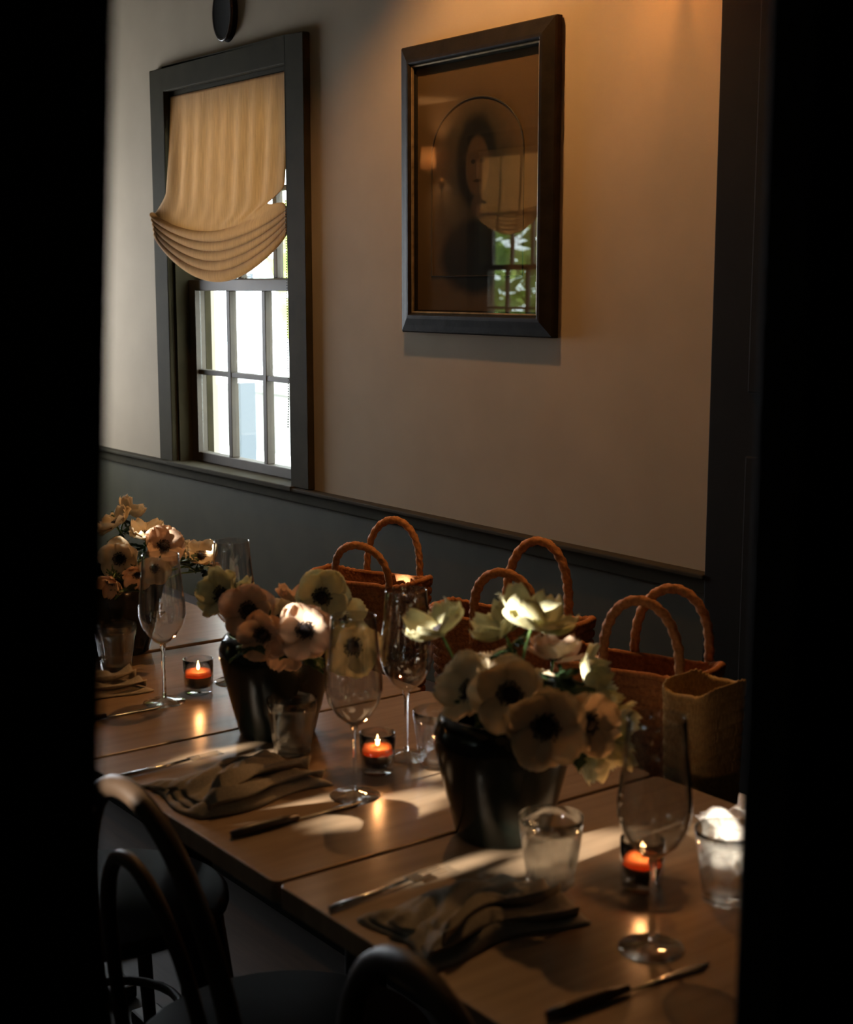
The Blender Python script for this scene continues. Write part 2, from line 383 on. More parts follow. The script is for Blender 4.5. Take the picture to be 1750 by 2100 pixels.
# ================================================================== FRAMED PORTRAIT
PX0, PX1, PZ0, PZ1 = -2.930, -2.368, 1.355, 2.038
pf = empty('framed_portrait', ((PX0+PX1)/2, WY, (PZ0+PZ1)/2)); tag(pf, 'old portrait print under glass in a deep black frame', 'picture')
hw, hh = (PX1-PX0)/2, (PZ1-PZ0)/2
def frame_ring(prof):
    """profile of (inset, y) swept round a rectangle with mitred corners"""
    m = MB(); k = len(prof)
    for sx, sz in ((-1, -1), (1, -1), (1, 1), (-1, 1)):
        for ins, y in prof: m.v.append(Vector((sx*(hw-ins), y, sz*(hh-ins))))
    for c in range(4):
        for i in range(k):
            j = (i+1) % k; e = (c+1) % 4
            m.f.append((c*k+i, c*k+j, e*k+j, e*k+i))
    return m
frame_ring([(0, -.003), (0, -.017), (.003, -.021), (.010, -.023), (.018, -.025), (.034, -.030), (.042, -.031), (.046, -.027), (.046, -.018), (.056, -.010), (.056, -.003)]).build('frame', M_frame, pf, bevel=.0015)
fr_o = kids(pf)[0]
frame_ring([(.046, -.019), (.046, -.0235), (.049, -.0255), (.052, -.0235), (.052, -.019)]).build('inner_fillet', M_gilt, fr_o)
def portrait_mat():
    m = mat('portrait_print', (0.12, 0.075, 0.04), 0.8, spec=0.1); t = m.node_tree; N = t.nodes.new; L = t.links.new; b = t.nodes['Principled BSDF']
    tc = N('ShaderNodeTexCoord'); sp = N('ShaderNodeSeparateXYZ')
    nz = N('ShaderNodeTexNoise'); nz.inputs['Scale'].default_value = 26; nz.inputs['Detail'].default_value = 5
    L(tc.outputs['Object'], sp.inputs[0]); L(tc.outputs['Object'], nz.inputs['Vector'])
    def mth(op, a, b2=None, c=None):
        n = N('ShaderNodeMath'); n.operation = op
        for i, q in enumerate((a, b2, c)):
            if q is None: continue
            if isinstance(q, (int, float)): n.inputs[i].default_value = q
            else: L(q, n.inputs[i])
        return n.outputs[0]
    cur = None
    rgb = N('ShaderNodeRGB'); rgb.outputs[0].default_value = (0.115, 0.072, 0.036, 1); cur = rgb.outputs[0]
    def ell(cx, cz, rx, rz, soft, col, strength=1.0, rot=0):
        nonlocal cur
        x = mth('ADD', mth('SUBTRACT', sp.outputs[0], cx), mth('MULTIPLY', mth('SUBTRACT', sp.outputs[2], cz), rot))
        dx = mth('DIVIDE', x, rx); dz = mth('DIVIDE', mth('SUBTRACT', sp.outputs[2], cz), rz)
        d = mth('SQRT', mth('ADD', mth('MULTIPLY', dx, dx), mth('MULTIPLY', dz, dz)))
        d = mth('ADD', d, mth('MULTIPLY', mth('SUBTRACT', nz.outputs[0], .5), soft*.9))
        mr = N('ShaderNodeMapRange'); mr.interpolation_type = 'SMOOTHSTEP'
        L(d, mr.inputs[0]); mr.inputs[1].default_value = 1-soft; mr.inputs[2].default_value = 1+soft; mr.inputs[3].default_value = strength; mr.inputs[4].default_value = 0
        mx = N('ShaderNodeMix'); mx.data_type = 'RGBA'; L(mr.outputs[0], mx.inputs[0]); L(cur, mx.inputs[6]); mx.inputs[7].default_value = (*col, 1); cur = mx.outputs[2]
    ell(0, -.015, .145, .21, .35, (0.030, 0.028, 0.018), .85)       # dark vignette
    ell(-.005, -.16, .125, .085, .18, (0.010, 0.010, 0.008))          # shoulders
    ell(.0, .055, .075, .105, .15, (0.012, 0.011, 0.009))           # hair
    ell(.062, -.01, .03, .07, .2, (0.014, 0.012, 0.009))
    ell(.004, .045, .043, .068, .12, (0.075, 0.047, 0.026))          # face
    ell(.008, .068, .05, .012, .4, (0.05, 0.03, 0.018), .6)           # brow
    ell(-.012, .056, .008, .005, .5, (0.008, 0.007, 0.005), .9)
    ell(.022, .056, .008, .005, .5, (0.008, 0.007, 0.005), .9)
    ell(.005, .036, .005, .02, .5, (0.15, 0.095, 0.055), .6)
    ell(.005, .012, .015, .004, .5, (0.012, 0.008, 0.006), .8)
    ell(.004, -.045, .022, .025, .3, (0.07, 0.045, 0.026), .8)        # neck
    L(cur, b.inputs['Base Color']); return m
PR = MB().box(-hw+.05, hw-.05, -.010, -.006, -hh+.05, hh-.05)
print_o = PR.build('print', portrait_mat(), pf)
# arched line of the mount
ar = []
for i in range(25):
    a = PI*i/24; ar.append((.168*math.cos(a), -.0105, .075+.125*math.sin(a)))
ar = [(.168, -.0105, -.205)]+ar+[(-.168, -.0105, -.205)]
MB().tube(ar, .0022, 6, closed=True).build('mount_line', mat('mount_line_ink', (0.03, 0.02, 0.012), 0.7), print_o, smooth=True)
MB().box(-hw+.047, hw-.047, -.0155, -.0135, -hh+.047, hh-.047).build('glass', M_picglass, pf)

# ================================================================== LAMPS
def shade_mat(name, col, tr):
    m = mat(name, col, 0.8); t = m.node_tree; N = t.nodes.new
    tl = N('ShaderNodeBsdfTranslucent'); tl.inputs[0].default_value = (*col, 1); mx = N('ShaderNodeMixShader'); mx.inputs[0].default_value = tr
    t.links.new(t.nodes['Principled BSDF'].outputs[0], mx.inputs[1]); t.links.new(tl.outputs[0], mx.inputs[2]); t.links.new(mx.outputs[0], t.nodes['Material Output'].inputs[0]); return m
M_shade = shade_mat('parchment_shade', (0.9, 0.62, 0.36), .6)
def sconce(loc, rz, label, h=.15):
    r = empty('wall_sconce', loc, rz); tag(r, label, 'lamp', 'wall sconces')
    MB().lathe([(.055, -h/2), (.054, -h/4), (.0525, 0), (.051, h/4), (.050, h/2)], 28, (0, -.12, 0), cap=False).build('lamp_shade', M_shade, r, smooth=True)
    MB().tube([(0, -.002, -.16), (0, -.05, -.17), (0, -.11, -.15), (0, -.12, -.05)], .006, 8).build('arm', M_brass, r, smooth=True)
    MB().lathe([(0, 0), (.035, 0), (.03, .012), (0, .014)], 20).build('wall_plate', M_brass, r, smooth=True).matrix_local = Matrix.Translation((0, 0, -.16)) @ Matrix.Rotation(R(90), 4, 'X')
    MB().lathe([(0, -.06), (.01, -.055), (.01, -.03), (0, -.028)], 12, (0, -.12, 0)).build('lamp_holder', M_brass, r)
    return r
sconce((-2.02, WY-.0006, 2.27), 0, 'brass wall sconce with parchment shade, above and right of the portrait')
sconce((-8.34, WF+.0006, 2.36), PI, 'glowing wall sconce mirrored at the left of the portrait glass', .15)

pd = empty('pendant_lamp', (PENDANT[0], PENDANT[1], ZC)); tag(pd, 'dark metal pendant lamp hanging above the woven totes', 'lamp')
zb_ = PENDANT[2]-ZC
MB().lathe([(.115, zb_-.095), (.105, zb_-.03), (.07, zb_+.035), (.03, zb_+.06), (.012, zb_+.07)], 40, cap=False).build('lamp_shade', M_blackmet, pd, smooth=True, solid=.002)
MB().lathe([(0, zb_+.03), (.014, zb_+.032), (.014, zb_+.065), (0, zb_+.067)], 16).build('lamp_holder', M_blackmet, pd, smooth=True)
MB().tube([(0, 0, zb_+.06), (0, 0, -.004)], .003, 8).build('cord', M_blackmet, pd)
MB().lathe([(0, -.02), (.045, -.018), (.05, -.0006), (0, -.0006)], 24).build('ceiling_rose', M_blackmet, pd, smooth=True)

# ================================================================== FURNITURE
XT = [(-3.13, -2.565), (-2.545, -2.012), (-2.004, -1.441), (-1.433, -0.87)]
lab = ['light wooden dining table farthest away under the far flowers', 'light wooden dining table with the far candle and tall stemmed glass',
       'light wooden dining table under the middle vase', 'light wooden dining table nearest the viewer under the right vase']
def rrect(x0, x1, y0, y1, r, n=6):
    p = []
    for cx, cy, a0 in ((x1-r, y1-r, 0), (x0+r, y1-r, 90), (x0+r, y0+r, 180), (x1-r, y0+r, 270)):
        for i in range(n+1):
            a = R(a0+90*i/n); p.append((cx+r*math.cos(a), cy+r*math.sin(a)))
    return p
for i, (x0, x1) in enumerate(XT):
    t = empty('dining_table', ((x0+x1)/2, 1.18, 0)); tag(t, lab[i], 'table', 'square tables pushed into one long row')
    w = (x1-x0)/2
    MB().prism(rrect(-w, w, -.327, .33, .012), .722, .75).build('tabletop', M_table, t, bevel=.002)
    MB().box(-w+.06, w-.06, -.25, .25, .66, .7215).build('apron', M_tedge, t)
    MB().lathe([(0, .03), (.05, .03), (.04, .06), (.032, .10), (.032, .62), (.06, .66), (0, .66)], 24).build('column', M_blackmet, t, smooth=True)
    MB().box(-.24, .24, -.03, .03, 0, .03).box(-.03, .03, -.26, .26, 0, .0295).build('base', M_blackmet, t, bevel=.006)
# bench along the wall
bn = empty('banquette', (-2.95, 1.86, 0)); tag(bn, 'long dark bench against the wall under the woven totes', 'bench')
MB().box(-2.29, 2.25, -.24, .24, .42, .50).build('seat', M_dwood, bn, bevel=.012)
MB().box(-2.27, 2.23, -.20, .22, 0, .42).build('base', M_black, bn)

# chairs on the near side
M_chair = noisy(mat('dark_bentwood', (0.020, 0.012, 0.007), 0.5, spec=0.2), 8, 0.3)
def chair(x, y, rz, label):
    c = empty('bentwood_chair', (x, y, 0), rz); tag(c, label, 'chair', 'bentwood chairs on the near side of the tables')
    MB().lathe([(0, .435), (.19, .435), (.205, .445), (.205, .458), (.195, .466), (0, .462)], 32).build('seat', M_chair, c, smooth=True)
    # back hoop and inner hoop: back is towards -y
    def hoop(w, h, zb, r):
        pts = []
        for i in range(33):
            a = PI*i/32
            pts.append((w*math.cos(a), -.175-.05*math.sin(a), zb+h*math.sin(a)**.8))
        return MB().tube(pts, r, 10)
    hoop(.185, .42, .45, .014).build('back_hoop', M_chair, c, smooth=True)
    hoop(.115, .33, .45, .010).build('inner_hoop', M_chair, c, smooth=True)
    for sx, sy in ((-1, -1), (1, -1), (-1, 1), (1, 1)):
        MB().tube([(sx*.13, sy*.13, .44), (sx*.155, sy*.155, .2), (sx*.18, sy*.18, 0)], lambda t: .016-.005*t, 10).build('leg', M_chair, c, smooth=True)
    MB().tube([(.12*math.cos(a*PI/12), .12*math.sin(a*PI/12), .25) for a in range(24)], .008, 8, closed=True).build('stretcher', M_chair, c, smooth=True)
    return c
chair(-1.56, .935, R(3), 'dark bentwood chair pushed in at the middle table, its hoop over the edge')
chair(-0.95, .935, R(-4), 'dark bentwood chair at the near table, lowest in the view')
chair(-2.14, .94, R(3), 'dark bentwood chair at the far table edge')

# ================================================================== WOVEN TOTES
def tote_meshes():
    H_, rows, per = .33, 18, 6
    def sec(u, w, d):
        a = 2*PI*u; c, s_ = math.cos(a), math.sin(a); e = .36
        return w*math.copysign(abs(c)**e, c), d*math.copysign(abs(s_)**e, s_)
    def body(u, v):
        w = .118+.022*v; dd = .062+.016*v
        x, y = sec(u, w, dd); ln = math.hypot(x, y)
        k = v*rows; fr = k-math.floor(k)
        bulge = .0048*math.sqrt(max(0, math.sin(PI*fr))) + .0022*math.sin(2*PI*(u*56+.5*math.floor(k)))
        q = 1+bulge/ln
        return (x*q, y*q, v*H_+.006*math.cos(4*PI*u)*v)
    o = MB().grid(body, 256, rows*per+1, cu=True)
    def inner(u, v):
        w = .118+.022*v-.006; dd = .062+.016*v-.006; x, y = sec(u, w, dd); return (x, y, .008+v*(H_-.008)+.006*math.cos(4*PI*u)*v)
    o.grid(inner, 72, 6, cu=True)
    for z, w, d_ in ((0, .118, .062), (.008, .112, .056)):
        p = [sec(i/72, w, d_) for i in range(72)]; n = len(o.v); o.v += [Vector((x, y, z)) for x, y in p]; o.f.append(tuple(n+i for i in range(72)))
    rim = [(*sec(i/120, .140, .078), H_+.006*math.cos(4*PI*i/120)) for i in range(120)]
    r = MB().tube(rim, .0065, 10, closed=True, mod=lambda a, l: 1+.22*math.sin(l*420+a))
    return o, r
def handle_path(y, hx, h, lean, H_=.33, ho=0):
    pts = []
    pts += [(ho-hx, y+math.copysign(.008, y), H_-.05)]
    for i in range(41):
        a = PI*(1-i/40)
        pts.append((ho+hx*1.06*math.cos(a), y+lean*math.sin(a), H_-.0+h*math.sin(a)**.75))
    pts += [(ho+hx, y+math.copysign(.008, y), H_-.05)]
    return pts
def rope(pts, r=.0085):
    # resample finely then twist
    P = [Vector(p) for p in pts]; out = []
    for a, b in zip(P, P[1:]):
        n = max(1, int((b-a).length/.003))
        out += [a.lerp(b, i/n) for i in range(n)]
    out.append(P[-1])
    return MB().tube(out, r, 12, mod=lambda a, l: 1+.16*math.sin(3*a+l*300))
def tote(loc, rz, label, leans=(-.03, .02), hh=(.155, .155), pale=False, tilt=(0, 0), sx=1.0, ho=0, sz=1.0):
    t = empty('woven_tote', loc, rz); t.rotation_euler = (tilt[0], tilt[1], rz); t.scale = (sx, .75, sz); tag(t, label, 'bag', 'woven totes standing on the bench')
    b, r = tote_meshes()
    bo = b.build('body', M_straw_pale if pale else M_straw, t, smooth=True); r.build('rim', M_straw_pale if pale else M_straw, bo, smooth=True)
    if pale: return t
    rope(handle_path(-.084, .066/max(sx, .9), hh[0], leans[0], ho=ho)).build('handle', M_rope, t, smooth=True)
    rope(handle_path(.084, .066/max(sx, .9), hh[1], leans[1], ho=ho)).build('handle', M_rope, t, smooth=True)
    return t
tote((-1.70, 1.735, .5005), R(20), 'russet woven tote behind the near table with two tall handles', (-.01, .01), (.125, .12), sx=1.0, ho=.035)
tote((-2.10, 1.79, .5005), R(20), 'russet woven tote in the middle, its handles rising behind white flowers', (-.01, .01), (.10, .14), sx=1.15, ho=.02)
tote((-2.575, 1.785, .5005), R(22), 'russet woven tote farthest left on the bench with leaning front handle', (-.02, .01), (.085, .12), sx=.95, ho=.02)
tote((-1.462, 1.64, .5005), R(8), 'pale straw tote at the right end, half hidden behind the tall wine glass', pale=True, hh=(.02, .02), sx=.31, sz=1.08)

# ================================================================== VASES AND ANEMONES
def vase(x, y, label):
    v = empty('flower_vase', (x, y, .75)); tag(v, label, 'vase', 'dark glazed vases along the tables')
    MB().lathe([(0, .0), (.058, .0), (.062, .004), (.074, .05), (.086, .10), (.092, .13), (.092, .142), (.086, .158), (.078, .166), (.073, .166), (.078, .155), (.083, .14), (.080, .11), (.06, .02), (0, .018)], 48).build('vase_body', M_vase, v, smooth=True)
    return v
VASES = [(-2.60, 1.19), (-1.956, 1.169), (-1.396, 1.178)]
vase(*VASES[0], 'dark glazed vase in shadow at the far left of the tables')
vase(*VASES[1], 'dark glazed vase in the middle behind the fluted tumbler')
vase(*VASES[2], 'dark glazed vase nearest the viewer with a tiny candle reflection')

def petal_mesh(k, cup):
    rng = random.Random(k); a1, a2, f1, f2 = rng.uniform(-.1, .1), rng.uniform(.0008, .002), rng.uniform(2, 4), rng.uniform(0, 6)
    def fn(u, v):
        s_ = (u-.5)*2
        w = .0225*(math.sin(PI*(.10+.82*v))**.55)
        x = .006+v*.036*(1-.10*s_*s_*v)
        y = s_*w
        z = cup*(v**1.6)*.030 + .0035*s_*s_*(.4+v) + a2*math.sin(f1*PI*s_+f2)*v*1.5 - .006*max(0, v-.82)/.18*(1-cup)*.6
        return (x, y+a1*.01*v, z)
    return MB().grid(fn, 9, 9)
PET = {}
def petal_obj(k, cup, m):
    key = (k, cup, m.name)
    if key not in PET:
        o = petal_mesh(k, cup).build('petal', m, None, smooth=True, solid=.0004); PET[key] = o; return o, True
    o = PET[key].copy(); C.objects.link(o); return o, False
HEART = None; COLLAR = None
def collar_mesh():
    m = MB(); rng = random.Random(5)
    for i in range(9):
        a0 = 2*PI*i/9+rng.uniform(-.2, .2); L_ = rng.uniform(.022, .034); dr = rng.uniform(-.4, .3)
        m.grid(lambda u, v: ((.003+v*L_)*math.cos(a0+(u-.5)*.5*math.sin(PI*min(1, v+.15))*(1+.5*math.sin(v*17))), (.003+v*L_)*math.sin(a0+(u-.5)*.5*math.sin(PI*min(1, v+.15))*(1+.5*math.sin(v*17))), -.022+dr*v*.02+.003*math.sin(u*9+v*11)), 5, 9)
    return m
def anemone(px, py, Z, face, vz, label, cup=.25, m=None, size=1.0, n=9, spin=0, group='', leaf=True, fan=1.0):
    """face = (right, up, towards viewer)"""
    global HEART, COLLAR
    m = m or M_petal
    p = at_depth(px, py, Z)
    fd = (RGT*face[0] + UPV*face[1] - FWD*face[2]).normalized()
    f = empty('anemone', p); f.rotation_mode = 'QUATERNION'
    q = Vector((0, 0, 1)).rotation_difference(fd); f.rotation_quaternion = q
    tag(f, label, 'flower', group)
    f.scale = (size,)*3
    rng = random.Random(int(px*7+py))
    for i in range(n):
        inner = i >= n//2+1 and n > 5
        k = rng.randrange(4)
        o, _ = petal_obj(k, cup+(.25 if inner else 0), m)
        o.parent = f
        cnt = n//2+1 if not inner else n-(n//2+1); j = i if not inner else i-(n//2+1)
        a = 2*PI*fan*(j/max(1, cnt))+spin+(.35 if inner else 0)+rng.uniform(-.12, .12)
        o.rotation_euler = (rng.uniform(-.14, .14), rng.uniform(-.16, .10)-(.06 if inner else 0), a)
        o.location = (0, 0, .0015 if inner else 0); sc = rng.uniform(.88, 1.08); o.scale = (sc, sc, 1)
    if HEART is None:
        h = MB().lathe([(0, -.002), (.006, -.001), (.0085, .003), (.0075, .0075), (.004, .0105), (0, .0115)], 16)
        r2 = random.Random(2)
        for i in range(54):
            a = 2*PI*i/54; L_ = r2.uniform(.009, .0145)
            e = Vector((L_*math.cos(a), L_*math.sin(a), r2.uniform(.003, .009)))
            h.tube([(0, 0, .002), e*.6, e], .0004, 4); h.lathe([(0, -.001), (.0011, 0), (0, .001)], 5, e)
        HEART = h.build('flower_centre', M_heart, f, smooth=True); hc = HEART
        COLLAR = collar_mesh().build('leaf_collar', M_leaf, f, smooth=True)
    else:
        hc = HEART.copy(); C.objects.link(hc); hc.parent = f
        if leaf: lc = COLLAR.copy(); C.objects.link(lc); lc.parent = f; lc.rotation_euler = (0, 0, spin)
    # stem into the vase
    vx, vy = VASES[vz]; tgt = Vector((vx+(p.x-vx)*.25, vy+(p.y-vy)*.25, .75+.11))
    inv = q.to_matrix().inverted()
    st = []
    a, b, c = Vector(p), Vector(p)-fd*.05, tgt
    mid = (b+c)/2; mid.z = max(mid.z, .75+.175)
    # keep the stem inside the mouth of the vase
    mouth = Vector((vx+(p.x-vx)*.45, vy+(p.y-vy)*.45, .75+.172)); off = Vector((mouth.x-vx, mouth.y-vy, 0))
    if off.length > .055: off = off*(.055/off.length); mouth = Vector((vx+off.x, vy+off.y, mouth.z))
    ctrl = [a, b, mouth, tgt]
    N_ = 14
    for i in range(N_+1):
        t = i/N_
        st.append(ctrl[0]*(1-t)**3 + 3*ctrl[1]*t*(1-t)**2 + 3*ctrl[2]*t*t*(1-t) + ctrl[3]*t**3)
    MB().tube([inv @ (s_-p)/size for s_ in st], .0021/size, 7).build('stem', M_stem, f, smooth=True)
    return f
G0, G1, G2 = 'white anemones in the far vase', 'white anemones in the middle vase', 'white anemones in the near vase'
# far vase (depth about 2.8)
anemone(247, 1146, 2.78, (-.1, -.05, 1), 0, 'round open anemone facing the viewer at the left edge, far vase', .18, size=1.0, group=G0)
anemone(238, 1078, 2.86, (-.5, .7, .4), 0, 'anemone topmost at the left edge, turned upwards, far vase', .3, group=G0)
anemone(262, 1052, 2.90, (.5, .8, -.2), 0, 'anemone with a petal curling up at the very top of the far vase', .7, size=.8, group=G0)
anemone(300, 1100, 2.84, (.1, .85, .3), 0, 'upturned anemone just right of the top of the far vase', .35, group=G0)
anemone(335, 1122, 2.80, (.35, .3, .8), 0, 'anemone tilted right with a dark centre, far vase', .3, m=M_petal_p, group=G0)
anemone(410, 1142, 2.88, (.25, .55, .6), 0, 'ruffled anemone leaning out to the right of the far vase', .45, group=G0, size=.85)
anemone(318, 1166, 2.72, (.2, -.2, .9), 0, 'half closed anemone hanging low in the centre of the far vase', .7, group=G0, size=.75)
anemone(282, 1178, 2.76, (.1, -.5, .7), 0, 'shaded anemone below the round open one, far vase', .5, m=M_petal_p, group=G0, size=.7)
anemone(228, 1192, 2.74, (-.2, -.6, .6), 0, 'drooping anemone lowest at the left edge, far vase', .6, m=M_petal_p, group=G0, size=.7)
anemone(366, 1132, 2.92, (.1, .5, -.4), 0, 'anemone seen from behind between two others, far vase', .5, group=G0, size=.7)
anemone(433, 1160, 2.95, (.5, -.5, .4), 0, 'small pinkish bud at the right of the far vase', .95, m=M_petal_p, group=G0, size=.45, n=6)
# middle vase (depth about 2.3)
anemone(456, 1220, 2.36, (-.55, .30, .75), 1, 'yellowish anemone turned left at the left end of the middle vase', .35, m=M_petal_g, group=G1, size=1.05)
anemone(512, 1252, 2.27, (-.2, .15, 1), 1, 'brownish shaded anemone with a large dark centre, middle vase', .3, m=M_petal_p, group=G1, size=1.1)
anemone(540, 1300, 2.20, (-.15, -.25, 1), 1, 'shaded anemone below the brownish one, left half of the middle vase', .3, m=M_petal_p, group=G1, size=1.0)
anemone(600, 1232, 2.42, (.1, .8, .1), 1, 'small anemone behind the others at the top centre of the middle vase', .6, m=M_petal_p, group=G1, size=.75)
anemone(660, 1226, 2.30, (.15, .25, 1), 1, 'pale wide open anemone at the top right of the middle vase', .15, m=M_petal_g, group=G1, size=1.15, n=10)
anemone(626, 1292, 2.17, (.05, -.02, 1), 1, 'pinkish anemone with sunlit upper petals, middle vase', .45, m=M_petal_p, group=G1, size=1.05, n=11)
anemone(722, 1325, 2.20, (.35, -.12, 1), 1, 'greenish anemone leaning out to the right of the middle vase', .2, m=M_petal_g, group=G1, size=1.15)
anemone(575, 1275, 2.33, (0, .3, .8), 1, 'anemone tucked in the middle of the bunch, middle vase', .5, m=M_petal, group=G1, size=.85)
anemone(700, 1268, 2.38, (.5, .3, .6), 1, 'anemone behind the pale wide one, right side of the middle vase', .5, m=M_petal_g, group=G1, size=.9)
anemone(486, 1215, 2.45, (.1, .9, -.2), 1, 'upturned anemone behind the yellowish one, middle vase', .7, m=M_petal_g, group=G1, size=.7)
anemone(582, 1330, 2.22, (0, -.5, .8), 1, 'anemone hanging over the rim in the centre, middle vase', .5, m=M_petal_p, group=G1, size=.8)
# near vase (depth about 1.83)
anemone(905, 1300, 1.86, (-.45, .85, .15), 2, 'cup-shaped anemone on a bending stem far left of the near vase', .62, m=M_petal_g, group=G2, size=1.12, leaf=False)
anemone(1090, 1288, 1.84, (.3, .9, .12), 2, 'white anemone highest in the near vase, petals spread', .55, m=M_petal_g, group=G2, size=1.25, leaf=False)
anemone(1035, 1300, 1.90, (-.5, .75, .2), 2, 'white anemone half behind the highest one, near vase', .75, m=M_petal_g, group=G2, size=.95)
anemone(1135, 1352, 1.92, (.1, .9, -.3), 2, 'pinkish anemone seen from behind, near vase', .5, m=M_petal_p, group=G2, size=.95)
anemone(1048, 1424, 1.74, (-.15, .1, 1), 2, 'large open anemone facing the viewer at the upper left of the near vase', .2, m=M_petal, group=G2, size=1.2)
anemone(1118, 1488, 1.70, (.1, -.15, 1), 2, 'largest open anemone facing the viewer, lowest in the near vase', .2, m=M_petal, group=G2, size=1.3)
anemone(968, 1420, 1.80, (-.6, .35, .6), 2, 'blurred anemone turned away at the left of the near vase', .4, m=M_petal, group=G2, size=1.1)
anemone(1203, 1482, 1.76, (.55, .0, .8), 2, 'anemone with dark centre at the right shoulder of the near vase', .3, m=M_petal, group=G2, size=1.05)
anemone(1200, 1400, 1.88, (.75, .35, .1), 2, 'anemone with pointed upright petals at the right of the near vase', .7, m=M_petal_g, group=G2, size=1.05)
anemone(1245, 1482, 1.84, (.8, -.1, .4), 2, 'small white anemone leaning out far right of the near vase', .8, m=M_petal_g, group=G2, size=.85)
anemone(1232, 1525, 1.82, (.35, -.9, .1), 2, 'drooping white anemone with hanging petals at the right of the near vase', .8, m=M_petal_g, group=G2, size=.95)
anemone(1010, 1385, 1.90, (-.1, .8, .3), 2, 'cream anemone behind the upper left open one, near vase', .4, m=M_petal, group=G2, size=1.0)
anemone(1100, 1440, 1.84, (.2, .4, .8), 2, 'cream anemone filling the centre of the near vase', .4, m=M_petal, group=G2, size=1.0)

# loose foliage standing in the vases
def leaves(vi, spots, label):
    t = empty('leafy_sprig', (VASES[vi][0], VASES[vi][1], .87)); tag(t, label, 'foliage', 'leafy sprigs in the vases')
    for k, (px, py, Z) in enumerate(spots):
        p = at_depth(px, py, Z)-Vector(t.location); rng = random.Random(k+vi*9); m = MB()
        for j in range(7):
            a0 = rng.uniform(0, 2*PI); L_ = rng.uniform(.025, .045); el = rng.uniform(-.3, .7); w = rng.uniform(.008, .013)
            dr = Vector((math.cos(a0)*math.cos(el), math.sin(a0)*math.cos(el), math.sin(el))); sd = dr.cross(Vector((0, 0, 1))).normalized()
            m.grid(lambda u, v: p+dr*v*L_+sd*(u-.5)*2*w*math.sin(PI*min(1, v*.9+.1))*(1+.35*math.sin(v*20))+Vector((0, 0, -.012*v*v+.003*math.sin(u*6))), 5, 10)
        m.build('leaf_spray', M_leaf, t, smooth=True)
        q = Vector((p.x*.3, p.y*.3, .0))
        MB().tube([q, q.lerp(p, .6)+Vector((0, 0, .01)), p], .0016, 6).build('stem', M_stem, t, smooth=True)
leaves(2, [(1140, 1395, 1.82), (1165, 1420, 1.80), (950, 1370, 1.86), (1190, 1530, 1.78), (985, 1450, 1.80), (1120, 1400, 1.78)], 'dark green leaves between the flowers of the near vase')
leaves(1, [(590, 1260, 2.35), (520, 1330, 2.2), (690, 1320, 2.3), (620, 1345, 2.2)], 'dark green leaves between the flowers of the middle vase')
leaves(0, [(300, 1145, 2.8), (370, 1155, 2.85), (420, 1170, 2.9), (260, 1210, 2.75)], 'dark green leaves between the flowers of the far vase')

# ================================================================== GLASSWARE
BOWL = [(.004, .104), (.012, .108), (.026, .121), (.036, .138), (.0405, .156), (.0405, .170), (.038, .196), (.0345, .228), (.0320, .262)]
def wine_glass_proto():
    g = empty('wine_glass', (0, 0, 0))
    inn = [(r-.0009, z) for r, z in reversed(BOWL)]
    MB().lathe(BOWL+[(.0315, .2628)]+inn[:-1]+[(0, .107)], 48).build('bowl', M_bowl, g, smooth=True)
    MB().lathe([(0, .0065), (.0042, .0075), (.0032, .02), (.0030, .05), (.0033, .09), (.0055, .102), (.004, .1055), (0, .106)], 20).build('glass_stem', M_glass, g, smooth=True)
    MB().lathe([(0, 0), (.036, 0), (.0365, .0012), (.034, .0022), (.018, .0045), (.006, .0085), (0, .010)], 40).build('foot', M_tumbler, g, smooth=True)
    return g
WG = [(-1.039, 1.092, 'tall wine glass nearest the viewer at the right'),
      (-1.631, 1.101, 'wine glass in front of the middle candle, between both vases'),
      (-2.218, 1.098, 'wine glass standing beside the far candle, at the left'),
      (-1.726, 1.262, 'wine glass farther back just left of the near vase flowers'),
      (-2.262, 1.262, 'wine glass farther back behind the far candle, half behind the middle flowers'),
      (-2.80, 1.10, 'wine glass in shade beyond the far vase')]
proto = wine_glass_proto()
for i, (x, y, l) in enumerate(WG):
    g = proto if i == 0 else dup(proto)
    g.location = (x, y, .7502); tag(g, l, 'wine glass', 'stemmed wine glasses on the tables')
def tumbler_proto():
    g = empty('tumbler', (0, 0, 0))
    def mod(a, z):
        t = 1 if z < .058 else max(0, 1-(z-.058)/.012)
        return 1-.055*t*abs(math.sin(4.5*a))
    out = [(0, 0), (.027, 0), (.029, .003), (.031, .02), (.034, .04), (.0365, .058), (.038, .07), (.0395, .088)]
    inn = [(.0385, .0885), (.0365, .070), (.034, .056), (.031, .038), (.0275, .018), (.024, .011), (0, .010)]
    MB().lathe(out+inn, 72, mod=lambda a, z: mod(a, z)).build('glass_wall', M_tumbler, g, smooth=True)
    return g
TB = [(-1.232, 1.117, 'fluted tumbler in the sun patch in front of the near vase'),
      (-1.846, 1.130, 'fluted tumbler in front of the middle vase'),
      (-1.661, 1.275, 'fluted tumbler tucked at the left side of the near vase'),
      (-2.47, 1.125, 'fluted tumbler in shade at the far left edge'),
      (-1.075, 1.255, 'fluted tumbler in shade at the right edge behind the near wine glass')]
tp = tumbler_proto(); gw = kids(tp)[0]
for i, (x, y, l) in enumerate(TB):
    g = tp if i == 0 else dup(tp)
    g.location = (x, y, .7502); g.rotation_euler = (0, 0, i*.7); tag(g, l, 'tumbler', 'fluted tumblers on the tables')
